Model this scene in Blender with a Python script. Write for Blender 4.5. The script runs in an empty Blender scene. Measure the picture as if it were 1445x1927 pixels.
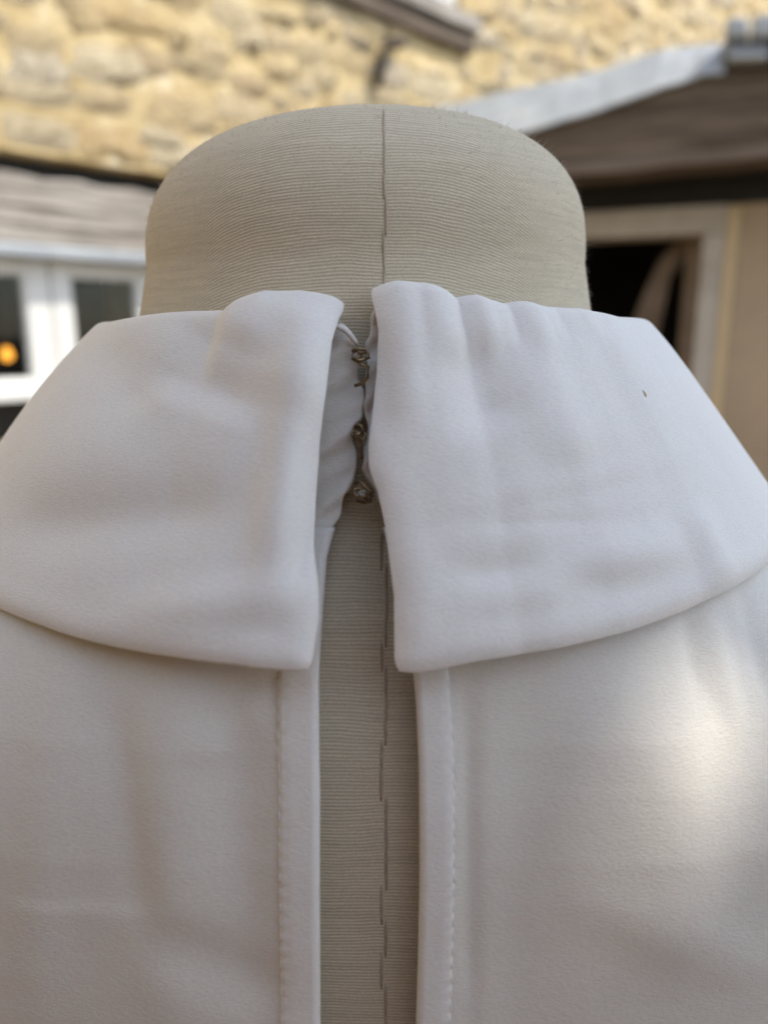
import bpy, bmesh, math, random
import numpy as np
from math import radians as R
from mathutils import Vector, Matrix

random.seed(7)
rng = np.random.default_rng(7)
SC = bpy.context.scene
COL = SC.collection

# ------------------------------------------------------------------ camera, sky, sun, exposure
EZ = 1.45                       # eye height above the paving
D = 0.21                        # camera to the axis of the form's neck
F_PX, CXP, CYP, PITCH = 1447.0, 722.5, 963.5, R(13.3)
cam_d = bpy.data.cameras.new('camera')
cam = bpy.data.objects.new('camera', cam_d)
COL.objects.link(cam)
cam.location = (0, -D, EZ)
cam.rotation_euler = (R(90) - PITCH, 0, 0)
cam_d.sensor_fit = 'VERTICAL'
cam_d.sensor_height = 36.0
cam_d.lens = F_PX / 1927 * 36.0
cam_d.clip_start = 0.005
cam_d.clip_end = 400
cam_d.dof.use_dof = True
cam_d.dof.focus_distance = 0.152
cam_d.dof.aperture_fstop = cam_d.lens / 3.0
SC.camera = cam

SUN_EL, SUN_AZ = R(55), math.atan2(0.952, -0.307)     # azimuth from +Y towards +X
SUN = Vector((math.sin(SUN_AZ) * math.cos(SUN_EL), math.cos(SUN_AZ) * math.cos(SUN_EL), math.sin(SUN_EL)))
world = bpy.data.worlds.new('World')
SC.world = world
world.use_nodes = True
wn = world.node_tree
wn.nodes.clear()
sky = wn.nodes.new('ShaderNodeTexSky')
sky.sky_type = 'NISHITA'
sky.sun_disc = False
sky.sun_elevation = SUN_EL
sky.sun_rotation = SUN_AZ
sky.dust_density = 0.6
hs = wn.nodes.new('ShaderNodeHueSaturation')
hs.inputs['Saturation'].default_value = 0.66
bg = wn.nodes.new('ShaderNodeBackground')
bg.inputs['Strength'].default_value = 0.15
wo = wn.nodes.new('ShaderNodeOutputWorld')
wn.links.new(sky.outputs[0], hs.inputs['Color'])
wn.links.new(hs.outputs[0], bg.inputs['Color'])
wn.links.new(bg.outputs[0], wo.inputs['Surface'])

sun_d = bpy.data.lights.new('sun', 'SUN')
sun_d.energy = 2.2
sun_d.angle = R(0.53)
sun_d.color = (1.0, 0.93, 0.82)
sun_o = bpy.data.objects.new('sun', sun_d)
COL.objects.link(sun_o)
sun_o.location = (3, -2, 6)
sun_o.rotation_euler = SUN.to_track_quat('Z', 'Y').to_euler()

SC.view_settings.view_transform = 'Standard'
SC.view_settings.look = 'None'
SC.view_settings.gamma = 1.0
SC.view_settings.use_curve_mapping = False
SC.view_settings.exposure = 1.0
SC.render.engine = 'CYCLES'
SC.cycles.max_bounces = 8
SC.cycles.diffuse_bounces = 5
SC.cycles.transparent_max_bounces = 12

# ------------------------------------------------------------------ helpers
CP, SP = math.cos(PITCH), math.sin(PITCH)


def ray(px, py):
    """Direction from the camera through a point of the photograph (1445 x 1927)."""
    x, u = (px - CXP) / F_PX, (CYP - py) / F_PX
    return np.array([x, CP + u * SP, -SP + u * CP])


CAM = np.array([0.0, -D, EZ])


def project(P):
    x, y, z = P[..., 0], P[..., 1] + D, P[..., 2] - EZ
    fw = np.maximum(y * CP - z * SP, 1e-4)
    up = y * SP + z * CP
    return CXP + F_PX * x / fw, CYP - F_PX * up / fw


def hit(px, py, fn, t0=0.05, t1=0.4, n=700):
    """First crossing of fn(P)=0 along a ray (fn > 0 outside)."""
    d = ray(px, py)
    t = np.linspace(t0, t1, n)
    P = CAM + t[:, None] * d
    v = fn(P)
    k = np.where((v[:-1] > 0) & (v[1:] <= 0))[0]
    if len(k) == 0:
        k = [int(np.argmin(np.abs(v[:-1])))]
    i = k[0]
    a = v[i] / (v[i] - v[i + 1]) if v[i] != v[i + 1] else 0
    a = min(max(a, 0), 1)
    return P[i] * (1 - a) + P[i + 1] * a


def mesh_obj(name, verts, faces, mat, parent=None, smooth=False):
    me = bpy.data.meshes.new(name)
    me.from_pydata([tuple(map(float, v)) for v in verts], [], faces)
    if mat:
        me.materials.append(mat)
    if smooth:
        me.polygons.foreach_set('use_smooth', [True] * len(me.polygons))
    me.update()
    o = bpy.data.objects.new(name, me)
    COL.objects.link(o)
    if parent:
        o.parent = parent
    return o


class MB:
    """Collects shapes into one mesh."""

    def __init__(self):
        self.v, self.f = [], []

    def add(self, vs, fs):
        b = len(self.v)
        self.v += [tuple(v) for v in vs]
        self.f += [tuple(i + b for i in f) for f in fs]

    def box(self, x0, x1, y0, y1, z0, z1):
        self.add([(x0, y0, z0), (x1, y0, z0), (x1, y1, z0), (x0, y1, z0), (x0, y0, z1), (x1, y0, z1), (x1, y1, z1), (x0, y1, z1)],
                 [(0, 3, 2, 1), (4, 5, 6, 7), (0, 1, 5, 4), (1, 2, 6, 5), (2, 3, 7, 6), (3, 0, 4, 7)])

    def prism(self, poly, y0, y1):
        """poly: (x, z) outline counter-clockwise seen from -y, extruded from y0 to y1."""
        n = len(poly)
        self.add([(x, y0, z) for x, z in poly] + [(x, y1, z) for x, z in poly],
                 [tuple(range(n)), tuple(range(2 * n - 1, n - 1, -1))] + [((i + 1) % n, i, n + i, n + (i + 1) % n) for i in range(n)])

    def tube(self, pts, r, sides=8, closed=False):
        pts = [Vector(p) for p in pts]
        n = len(pts)
        rs = r if isinstance(r, (list, tuple)) else [r] * n
        b = len(self.v)
        ref = Vector((0.31, 0.2, 0.93))
        for i, p in enumerate(pts):
            if closed:
                t = pts[(i + 1) % n] - pts[i - 1]
            else:
                t = pts[min(i + 1, n - 1)] - pts[max(i - 1, 0)]
            t.normalize()
            a = t.cross(ref)
            if a.length < 1e-3:
                a = t.cross(Vector((1, 0, 0)))
            a.normalize()
            c = t.cross(a)
            for k in range(sides):
                th = 2 * math.pi * k / sides
                self.v.append(tuple(p + (a * math.cos(th) + c * math.sin(th)) * rs[i]))
        m = n if closed else n - 1
        for i in range(m):
            j = (i + 1) % n
            for k in range(sides):
                l = (k + 1) % sides
                self.f.append((b + i * sides + k, b + i * sides + l, b + j * sides + l, b + j * sides + k))
        if not closed:
            self.f.append(tuple(b + k for k in range(sides - 1, -1, -1)))
            self.f.append(tuple(b + (n - 1) * sides + k for k in range(sides)))

    def build(self, name, mat, parent=None, smooth=False, bevel=0):
        o = mesh_obj(name, self.v, self.f, mat, parent, smooth)
        bm = bmesh.new()
        bm.from_mesh(o.data)
        bmesh.ops.recalc_face_normals(bm, faces=bm.faces)
        bm.to_mesh(o.data)
        bm.free()
        if bevel:
            m = o.modifiers.new('bevel', 'BEVEL')
            m.width = bevel
            m.segments = 2
            m.limit_method = 'ANGLE'
        return o


def grid_mesh(P):
    """P: (rows, cols, 3) -> verts, quads."""
    r, c = P.shape[:2]
    idx = np.arange(r * c).reshape(r, c)
    f = np.stack([idx[:-1, :-1], idx[:-1, 1:], idx[1:, 1:], idx[1:, :-1]], -1).reshape(-1, 4)
    return P.reshape(-1, 3), [tuple(map(int, q)) for q in f]


def tag(o, label=None, cat=None, group=None, kind=None):
    if label:
        o['label'] = label
    if cat:
        o['category'] = cat
    if group:
        o['group'] = group
    if kind:
        o['kind'] = kind
    return o


def empty(name, loc, rz=0.0):
    o = bpy.data.objects.new(name, None)
    COL.objects.link(o)
    o.location = loc
    o.rotation_euler = (0, 0, rz)
    o.empty_display_size = 0.1
    return o


# ------------------------------------------------------------------ materials
class NT:
    def __init__(self, name):
        self.m = bpy.data.materials.new(name)
        self.m.use_nodes = True
        self.t = self.m.node_tree
        self.n = self.t.nodes
        self.b = self.n['Principled BSDF']

    def node(self, kind, **kw):
        n = self.n.new(kind)
        for k, v in kw.items():
            setattr(n, k, v)
        return n

    def link(self, a, b):
        self.t.links.new(a, b)

    def coords(self, scale=(1, 1, 1), rot=(0, 0, 0), src='Object'):
        tc = self.node('ShaderNodeTexCoord')
        mp = self.node('ShaderNodeMapping')
        mp.inputs['Scale'].default_value = scale
        mp.inputs['Rotation'].default_value = rot
        self.link(tc.outputs[src], mp.inputs['Vector'])
        return mp.outputs[0]

    def noise(self, vec, scale, detail=4, rough=0.55):
        n = self.node('ShaderNodeTexNoise')
        n.inputs['Scale'].default_value = scale
        n.inputs['Detail'].default_value = detail
        n.inputs['Roughness'].default_value = rough
        if vec is not None:
            self.link(vec, n.inputs['Vector'])
        return n.outputs['Fac']

    def ramp(self, fac, stops):
        r = self.node('ShaderNodeValToRGB')
        e = r.color_ramp.elements
        while len(e) < len(stops):
            e.new(0.5)
        for i, (p, c) in enumerate(stops):
            e[i].position = p
            e[i].color = (*c, 1)
        self.link(fac, r.inputs['Fac'])
        return r.outputs['Color']

    def mix(self, fac, a, b, mode='MIX'):
        m = self.node('ShaderNodeMix', data_type='RGBA', blend_type=mode)
        for sock, v in ((m.inputs[0], fac), (m.inputs[6], a), (m.inputs[7], b)):
            if isinstance(v, (int, float)):
                sock.default_value = v
            elif isinstance(v, tuple):
                sock.default_value = (*v, 1)
            else:
                self.link(v, sock)
        return m.outputs[2]

    def math(self, op, a, b=None, c=None):
        m = self.node('ShaderNodeMath', operation=op)
        for i, v in enumerate((a, b, c)):
            if v is None:
                continue
            if isinstance(v, (int, float)):
                m.inputs[i].default_value = v
            else:
                self.link(v, m.inputs[i])
        return m.outputs[0]

    def bump(self, h, dist, strength=1.0, prev=None):
        b = self.node('ShaderNodeBump')
        b.inputs['Distance'].default_value = dist
        b.inputs['Strength'].default_value = strength
        self.link(h, b.inputs['Height'])
        if prev is not None:
            self.link(prev, b.inputs['Normal'])
        return b.outputs[0]

    def out(self, color=None, normal=None, rough=None, **kw):
        if isinstance(color, tuple):
            self.b.inputs['Base Color'].default_value = (*color, 1)
        elif color is not None:
            self.link(color, self.b.inputs['Base Color'])
        if normal is not None:
            self.link(normal, self.b.inputs['Normal'])
        if rough is not None:
            if isinstance(rough, (int, float)):
                self.b.inputs['Roughness'].default_value = rough
            else:
                self.link(rough, self.b.inputs['Roughness'])
        for k, v in kw.items():
            self.b.inputs[k.replace('_', ' ')].default_value = v
        return self.m


def simple(name, col, rough=0.6, var=0.15, scale=20, bump=0.0, **kw):
    t = NT(name)
    v = t.coords()
    n = t.noise(v, scale, 5, 0.6)
    lo, hi = tuple(c * (1 - var) for c in col), tuple(min(1, c * (1 + var)) for c in col)
    nr = t.bump(n, bump) if bump else None
    return t.out(t.ramp(n, [(0.3, lo), (0.7, hi)]), nr, rough, **kw)


def mat_knit():
    t = NT('beige_ribbed_jersey')
    v = t.coords()
    sx = t.node('ShaderNodeSeparateXYZ')
    t.link(v, sx.inputs[0])
    wob = t.noise(v, 55, 2, 0.5)
    wob2 = t.noise(v, 900, 2, 0.6)
    side = t.math('GREATER_THAN', sx.outputs[0], 0.0045)
    ang = t.math('ABSOLUTE', t.math('ARCTAN2', sx.outputs[0], t.math('MULTIPLY', sx.outputs[1], -1.0)))
    ang = t.math('MINIMUM', ang, 1.45)
    sag = t.math('MULTIPLY', t.math('POWER', ang, 3.0), 0.021)
    z = t.math('ADD', t.math('ADD', sx.outputs[2], sag), t.math('MULTIPLY', wob, 0.0022))
    z = t.math('ADD', z, t.math('MULTIPLY', wob2, 0.00016))
    z = t.math('ADD', z, t.math('MULTIPLY', side, 0.00027))
    w = t.math('SINE', t.math('MULTIPLY', z, 2 * math.pi / 0.00062))
    w01 = t.math('MULTIPLY_ADD', w, 0.5, 0.5)
    thr = t.noise(t.coords((70, 70, 1500)), 1.0, 3, 0.6)
    fib = t.noise(v, 2600, 3, 0.7)
    big = t.noise(v, 28, 3, 0.5)
    col = t.mix(w01, (0.69, 0.605, 0.435), (0.86, 0.775, 0.595))
    col = t.mix(0.32, col, t.ramp(thr, [(0.3, (0.52, 0.52, 0.51)), (0.7, (1, 1, 1))]), 'MULTIPLY')
    col = t.mix(0.5, col, t.ramp(fib, [(0.3, (0.55, 0.55, 0.55)), (0.7, (1, 1, 1))]), 'MULTIPLY')
    col = t.mix(0.25, col, t.ramp(big, [(0.35, (0.8, 0.78, 0.74)), (0.65, (1, 1, 1))]), 'MULTIPLY')
    b = t.bump(w01, 0.0001, 0.5)
    b = t.bump(fib, 0.00012, 0.5, b)
    return t.out(col, b, 0.95, Sheen_Weight=0.10, Sheen_Roughness=0.5, Specular_IOR_Level=0.1)


def mat_satin(name, base, grain=1.0):
    """White crepe backed satin: fine slanting crepe grain, broad soft gloss."""
    t = NT(name)
    g1 = t.noise(t.coords((1050, 1050, 3000), (0.0, R(28), R(20))), 1.0, 3, 0.6)
    g2 = t.noise(t.coords((2600, 2600, 2600)), 1.0, 2, 0.6)
    soft = t.noise(t.coords(), 45, 3, 0.5)
    g = t.math('ADD', t.math('MULTIPLY', g1, 0.7), t.math('MULTIPLY', g2, 0.3))
    col = t.mix(0.22, base, t.ramp(g, [(0.35, (0.62, 0.62, 0.62)), (0.65, (1, 1, 1))]), 'MULTIPLY')
    col = t.mix(0.06, col, t.ramp(soft, [(0.3, (0.75, 0.7, 0.66)), (0.7, (1, 1, 1))]), 'MULTIPLY')
    b = t.bump(soft, 0.0012, 0.5)
    b = t.bump(g, 0.00034 * grain, 0.5, b)
    return t.out(col, b, 0.62, Sheen_Weight=0.12, Sheen_Roughness=0.4, Specular_IOR_Level=0.25,
                 Subsurface_Weight=0.1, Subsurface_Scale=0.001)


def mat_rubble():
    t = NT('honey_limestone')
    oi = t.node('ShaderNodeObjectInfo')
    v = t.coords()
    va = t.node('ShaderNodeVectorMath', operation='ADD')
    t.link(v, va.inputs[0])
    cm = t.node('ShaderNodeCombineXYZ')
    t.link(t.math('MULTIPLY', oi.outputs['Random'], 37.0), cm.inputs[0])
    t.link(cm.outputs[0], va.inputs[1])
    n = t.noise(va.outputs[0], 1.7, 8, 0.72)
    n2 = t.noise(va.outputs[0], 9.0, 5, 0.6)
    base = t.ramp(oi.outputs['Random'], [(0.0, (0.70, 0.52, 0.26)), (0.2, (0.74, 0.60, 0.36)), (0.45, (0.66, 0.54, 0.35)),
                                         (0.6, (0.80, 0.70, 0.50)), (0.8, (0.72, 0.53, 0.26)), (0.92, (0.55, 0.46, 0.35)), (1.0, (0.84, 0.77, 0.62))])
    col = t.mix(0.85, base, t.ramp(n, [(0.33, (0.30, 0.24, 0.18)), (0.44, (0.78, 0.70, 0.58)), (0.55, (1.02, 0.97, 0.86)), (0.68, (1.25, 1.24, 1.2))]), 'MULTIPLY')
    col = t.mix(t.ramp(n2, [(0.5, (0, 0, 0)), (0.68, (0.8, 0.8, 0.8))]), col, (0.82, 0.74, 0.58))
    b = t.bump(n, 0.024, 0.9)
    b = t.bump(n2, 0.008, 0.8, b)
    return t.out(col, b, 0.9)


def mat_mortar():
    t = NT('sandy_lime_mortar')
    v = t.coords()
    n = t.noise(v, 6, 8, 0.65)
    n2 = t.noise(v, 45, 5, 0.6)
    col = t.ramp(n, [(0.34, (0.26, 0.18, 0.085)), (0.43, (0.52, 0.39, 0.19)), (0.54, (0.66, 0.51, 0.27)), (0.66, (0.80, 0.69, 0.47))])
    b = t.bump(n, 0.04, 0.7)
    b = t.bump(n2, 0.01, 0.8, b)
    return t.out(col, b, 0.92)


def mat_wood(name, lo, mid, hi, along=0, bump=0.006, rough=0.8, fine=26):
    t = NT(name)
    sc = [fine] * 3
    sc[along] = fine / 16
    v = t.coords(tuple(sc))
    n = t.noise(v, 1.0, 8, 0.65)
    n2 = t.noise(t.coords((3, 3, 9)), 1.0, 4, 0.6)
    col = t.ramp(n, [(0.3, lo), (0.5, mid), (0.72, hi)])
    col = t.mix(0.5, col, t.ramp(n2, [(0.35, (0.6, 0.55, 0.5)), (0.65, (1.05, 1.05, 1.05))]), 'MULTIPLY')
    b = t.bump(n, bump, 0.9)
    return t.out(col, b, rough)


def mat_lead():
    t = NT('weathered_lead')
    v = t.coords()
    n = t.noise(v, 7, 6, 0.6)
    col = t.ramp(n, [(0.3, (0.33, 0.36, 0.39)), (0.55, (0.43, 0.46, 0.48)), (0.75, (0.54, 0.55, 0.55))])
    b = t.bump(n, 0.012, 0.6)
    return t.out(col, b, 0.55, Metallic=0.15)


def mat_glass():
    t = NT('window_glass')
    n = t.n
    tr = n.new('ShaderNodeBsdfTransparent')
    tr.inputs[0].default_value = (0.9, 0.93, 0.92, 1)
    gl = n.new('ShaderNodeBsdfGlossy')
    gl.inputs['Roughness'].default_value = 0.02
    fr = n.new('ShaderNodeFresnel')
    fr.inputs[0].default_value = 1.28
    mx = n.new('ShaderNodeMixShader')
    t.link(fr.outputs[0], mx.inputs[0])
    t.link(tr.outputs[0], mx.inputs[1])
    t.link(gl.outputs[0], mx.inputs[2])
    t.link(mx.outputs[0], n['Material Output'].inputs[0])
    n.remove(t.b)
    return t.m


def mat_glow(name, col, s):
    t = NT(name)
    return t.out(col, None, 0.5, Emission_Color=(*col, 1), Emission_Strength=s)


M = {
    'knit': mat_knit(),
    'satin': mat_satin('white_satin_crepe', (0.80, 0.77, 0.69)),
    'satin_thick': mat_satin('white_satin_double', (0.86, 0.84, 0.785), 0.8),
    'stand': mat_satin('ivory_facing_cloth', (0.82, 0.78, 0.70)),
    'thread': simple('white_cotton_thread', (0.75, 0.73, 0.69), 0.8, 0.1, 400),
    'seam_thread': simple('brown_grey_seam', (0.43, 0.36, 0.26), 0.95, 0.2, 900),
    'brass': simple('aged_brass', (0.34, 0.25, 0.145), 0.36, 0.4, 700, Metallic=0.8),
    'stone': mat_rubble(),
    'mortar': mat_mortar(),
    'oak_grey': mat_wood('silvered_oak', (0.12, 0.105, 0.085), (0.37, 0.335, 0.29), (0.66, 0.61, 0.55), 0, .0012, .85, 60),
    'oak_dark': mat_wood('dark_weathered_timber', (0.05, 0.036, 0.024), (0.135, 0.10, 0.07), (0.26, 0.20, 0.145), 0, .004, .85, 40),
    'oak_warm': mat_wood('warm_stained_boards', (0.20, 0.105, 0.045), (0.30, 0.17, 0.075), (0.38, 0.225, 0.11), 2),
    'oak_drip': mat_wood('worn_timber_edge', (0.10, 0.075, 0.055), (0.17, 0.13, 0.10), (0.24, 0.19, 0.15)),
    'lead': mat_lead(),
    'white_paint': simple('white_gloss_paint', (0.80, 0.80, 0.76), 0.4, 0.03, 12),
    'cream_paint': mat_wood('greyed_cream_paint', (0.42, 0.37, 0.30), (0.50, 0.45, 0.38), (0.56, 0.51, 0.44), 2, 0.001, 0.6),
    'ochre_paint': simple('ochre_cream_paint', (0.62, 0.47, 0.27), 0.6, 0.06, 9),
    'beige_render': simple('beige_render', (0.43, 0.33, 0.22), 0.9, 0.10, 5, 0.004),
    'cream_render': simple('cream_render', (0.62, 0.55, 0.44), 0.9, 0.08, 5, 0.004),
    'black': simple('shade_black', (0.012, 0.011, 0.010), 0.7, 0.3, 9),  # near-black that paints in deep shade under overhangs and indoors
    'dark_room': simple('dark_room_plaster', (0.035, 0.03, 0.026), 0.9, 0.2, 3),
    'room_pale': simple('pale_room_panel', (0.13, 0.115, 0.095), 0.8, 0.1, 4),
    'slate_blue': simple('opening_dark_blue', (0.035, 0.042, 0.055), 0.6, 0.1, 6),
    'brown_door': mat_wood('brown_door_timber', (0.16, 0.12, 0.09), (0.27, 0.21, 0.165), (0.36, 0.29, 0.23), 2, 0.002),
    'iron': simple('rusty_iron', (0.055, 0.036, 0.024), 0.8, 0.4, 30),
    'slate': simple('blue_grey_slate', (0.20, 0.22, 0.25), 0.6, 0.4, 8, 0.004),
    'glass': mat_glass(),
    'glow': mat_glow('lamp_glow', (1.0, 0.40, 0.05), 1.5),
    'canvas': simple('cream_canvas', (0.70, 0.66, 0.58), 0.9, 0.04, 30),
    'steel': simple('galvanised_steel', (0.45, 0.45, 0.45), 0.4, 0.1, 20, Metallic=0.8),
    'pole': simple('dark_turned_wood', (0.10, 0.06, 0.035), 0.45, 0.3, 18),
}


def mat_paving():
    t = NT('dark_stone_paving')
    v = t.coords()
    br = t.node('ShaderNodeTexBrick')
    br.inputs['Scale'].default_value = 1.0
    br.inputs['Brick Width'].default_value = 0.9
    br.inputs['Row Height'].default_value = 0.6
    br.inputs['Mortar Size'].default_value = 0.012
    br.inputs['Color1'].default_value = (0.17, 0.115, 0.064, 1)
    br.inputs['Color2'].default_value = (0.14, 0.094, 0.053, 1)
    br.inputs['Mortar'].default_value = (0.06, 0.05, 0.04, 1)
    t.link(v, br.inputs['Vector'])
    n = t.noise(v, 8, 7, 0.65)
    col = t.mix(0.6, br.outputs[0], t.ramp(n, [(0.3, (0.6, 0.58, 0.55)), (0.7, (1.1, 1.1, 1.05))]), 'MULTIPLY')
    b = t.bump(n, 0.01, 0.6)
    b = t.bump(br.outputs['Fac'], -0.006, 1.0, b)
    return t.out(col, b, 0.85)


# ------------------------------------------------------------------ the setting: paving
g = MB()
g.add([(-150, -150, 0), (150, -150, 0), (150, 150, 0), (-150, 150, 0)], [(0, 1, 2, 3)])
tag(g.build('courtyard_paving', mat_paving()), kind='structure')

# ------------------------------------------------------------------ stone cottage (left and behind)
P_WALL = 2.6
TH = math.atan2(0.722, 0.692)
DIR = np.array([math.cos(TH), math.sin(TH), 0])
INW = np.array([-math.sin(TH), math.cos(TH), 0])
foot = np.array([0.0, -D, 0.0]) + INW * P_WALL
cot = empty('stone_cottage', tuple(foot), TH)
tag(cot, 'honey coloured rubble stone cottage with white casement windows under a grey timber lintel', 'cottage')


def local_hit(px, py, org, dx, inw, y):
    """Pixel -> (x, z) on the plane lying y metres into the building's face."""
    d = ray(px, py)
    t = (y - np.dot(CAM - org, inw)) / np.dot(d, inw)
    Pw = CAM + t * d
    return float(np.dot(Pw - org, dx)), float(Pw[2])


def cw(px, py, y=0.0):
    return local_hit(px, py, foot, DIR, INW, y)


def to_world(org, dx, inw, x, y, z):
    return org + dx * x + inw * y + np.array([0, 0, z])


z_gap_top = cw(0, 278)[1]
z_lint_top = cw(0, 312, -.035)[1]
z_lint_bot = cw(0, 453, -.05)[1]
z_lead_bot = cw(0, 480, -.055)[1]
z_head = cw(0, 484, 0.05)[1]
z_bot = cw(0, 743, 0.05)[1]
z_gt = cw(0, 513, 0.05)[1]
z_gb = cw(0, 716, 0.05)[1]
xw0, xw1 = cw(-330, 610, 0.05)[0], cw(300, 610, 0.05)[0]
X0, X1, ZT = -1.2, 11.0, 5.6
UX0, UX1 = cw(690, 20)[0] - 0.35, cw(868, 20)[0]           # upper window
usz = cw(872, 98)[1] + .075
UZ0, UZ1 = usz + 0.075, usz + 0.95

wall = MB()
TK = 0.45
xl1 = cw(420, 400)[0]                                       # lintel's far end
wall.box(X0, xw0 - .25, 0, TK, 0, ZT)
wall.box(xl1, UX0, 0, TK, 0, ZT)
wall.box(UX1, X1, 0, TK, 0, ZT)
wall.box(UX0, UX1, 0, TK, 0, UZ0)
wall.box(UX0, UX1, 0, TK, UZ1, ZT)
wall.box(xw0 - .25, xl1, 0, TK, z_gap_top, ZT)
wall.box(xw0 - .25, xl1, 0.16, TK, z_lint_bot, z_gap_top)
wall.box(xw0 - .25, xw0, 0, TK, 0, z_lint_bot)
wall.box(xw1, xl1, 0, TK, 0, z_lint_bot)
wall.box(xw0, xw1, 0, TK, 0, z_bot - 0.16)
w_o = wall.build('stone_wall', M['mortar'], cot)

# rubble stones, each its own piece
stone_meshes = []
for k in range(12):
    rs = np.random.default_rng(100 + k)
    nx, nz = 4, 3
    V, Fc = [], []
    for j in range(nz + 1):
        for i in range(nx + 1):
            u, v = i / nx * 2 - 1, j / nz * 2 - 1
            rr = (abs(u) ** 3.2 + abs(v) ** 4.5) ** (1 / 4.5)
            m_ = max(abs(u), abs(v), 1e-6)
            s_ = m_ / max(rr, 1e-6) if rr > 1e-6 else 1
            edge = max(abs(u), abs(v)) > 0.99
            dep = (0.25 if edge else -1.0 + 0.45 * rs.normal() - 0.35 * v)
            V.append((u * s_ + 0.12 * rs.normal(), dep, v * s_ + 0.15 * rs.normal()))
    idx = lambda i, j: j * (nx + 1) + i
    for j in range(nz):
        for i in range(nx):
            Fc.append((idx(i, j), idx(i + 1, j), idx(i + 1, j + 1), idx(i, j + 1)))
    me = bpy.data.meshes.new('stone')
    me.from_pydata(V, [], Fc)
    me.materials.append(M['stone'])
    me.polygons.foreach_set('use_smooth', [True] * len(me.polygons))
    me.update()
    stone_meshes.append(me)

cands = []
z = z_gap_top + 0.012
first = True
while z < ZT - 0.1:
    h = rng.uniform(0.06, 0.135)
    x = X0 + rng.uniform(0, .2)
    while x < X1:
        w = rng.uniform(0.08, 0.27) * (1.3 if h > .11 else 1)
        zz = z + h / 2 + (rng.normal() * 0.026 if not first else 0)
        xx = x + w / 2
        hh = h * rng.uniform(.82, 1.05)
        if not (UX0 - .05 < xx + w * .5 and xx - w * .5 < UX1 + .05 and zz + hh / 2 > usz - 0.02 and zz - hh / 2 < UZ1 + .03):
            cands.append((xx, zz, w * .5 - .006, hh * .5 - .003, rng.uniform(-11, 11) if not first else rng.uniform(-2, 2)))
        x += w + 0.004
    z += h + 0.003
    first = False
# lower wall stones (mostly hidden behind the form)
z = 0.02
while z < z_gap_top - .1:
    h = rng.uniform(0.09, 0.16)
    x = X0
    while x < X1:
        w = rng.uniform(0.14, 0.36)
        xx, zz = x + w / 2, z + h / 2
        clear_w = (xx + w / 2 < xw0 - .02 or xx - w / 2 > xw1 + .03 or zz + h / 2 < z_bot - .19)
        clear_l = (xx + w / 2 < xw0 - .27 or xx - w / 2 > xl1 + .02 or zz + h / 2 < z_lint_bot - .02)
        if clear_w and clear_l:
            cands.append((xx, zz, w * .5 - .006, h * .5 - .004, rng.uniform(-3, 3)))
        x += w + .006
    z += h + .005
scored = []
for c in cands:
    pw = to_world(foot, DIR, INW, c[0], 0, c[1])
    u, v = project(pw)
    dist = np.linalg.norm(pw - CAM)
    vis = -120 < u < 1500 and -120 < v < 420 and (pw[1] + D) > 0.3
    scored.append((c[2] * c[3] / dist ** 2 * (1 if vis else 1e-6), c))
scored.sort(key=lambda t: -t[0])
far_stones = MB()
for k, (sc_, c) in enumerate(scored):
    xx, zz, hw, hh, a = c
    me = stone_meshes[int(rng.integers(12))]
    dep = rng.uniform(.006, .020)
    if k < 290:
        o = bpy.data.objects.new('stone', me)
        COL.objects.link(o)
        o.parent = w_o
        o.location = (xx, -0.004, zz)
        o.scale = (hw * 1.1, dep, hh * 1.1)
        o.rotation_euler = (0, R(a), 0)
    else:
        ca, sa = math.cos(R(a)), math.sin(R(a))
        vs = []
        for v in me.vertices:
            ax, az = v.co.x * hw, v.co.z * hh
            vs.append((xx + ax * ca + az * sa, -0.004 + v.co.y * dep, zz - ax * sa + az * ca))
        far_stones.add(vs, [tuple(p.vertices) for p in me.polygons])
tag(far_stones.build('distant_stones', M['stone'], w_o, smooth=True), kind='stuff')

# timber lintel with an uneven top, lead strip under it
n = 26
xs = np.linspace(xw0 - .22, xl1 - .03, n)
lt = MB()
tops = [z_lint_top + 0.004 * math.sin(x * 5) + 0.006 * math.sin(x * 31 + 1) - 0.02 * max(0, x - xs[3]) for x in xs]
lt.prism([(x, z_lint_bot) for x in xs] + [(x, t_) for x, t_ in zip(xs[::-1], tops[::-1])], -0.035, 0.15)
lt.build('lintel', M['oak_grey'], cot, bevel=0.006)
for k in range(3):                                          # long shakes in the timber
    ck = MB()
    zc = z_lint_top - 0.05 - 0.055 * k
    xa = xs[2] + 0.25 * k
    ck.tube([(xa + i * .09, -0.0355, zc + 0.0022 * math.sin(i * 1.7 + k) - .001 * i) for i in range(9)], [.0005, .002, .003, .0035, .003, .004, .003, .0015, .0005], 6)
    ck.build('shake', M['oak_dark'], cot)
ls = MB()
ls.box(xw0 - .05, xl1 - .1, -0.055, 0.04, z_lead_bot, z_lint_bot - 0.003)
ls.build('lead_strip', M['lead'], cot, bevel=0.008)
# black board painting in the shade of the gap above the lintel
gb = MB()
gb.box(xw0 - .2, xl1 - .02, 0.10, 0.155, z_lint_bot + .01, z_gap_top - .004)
gb.build('gap_shade_board', M['black'], cot)


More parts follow.
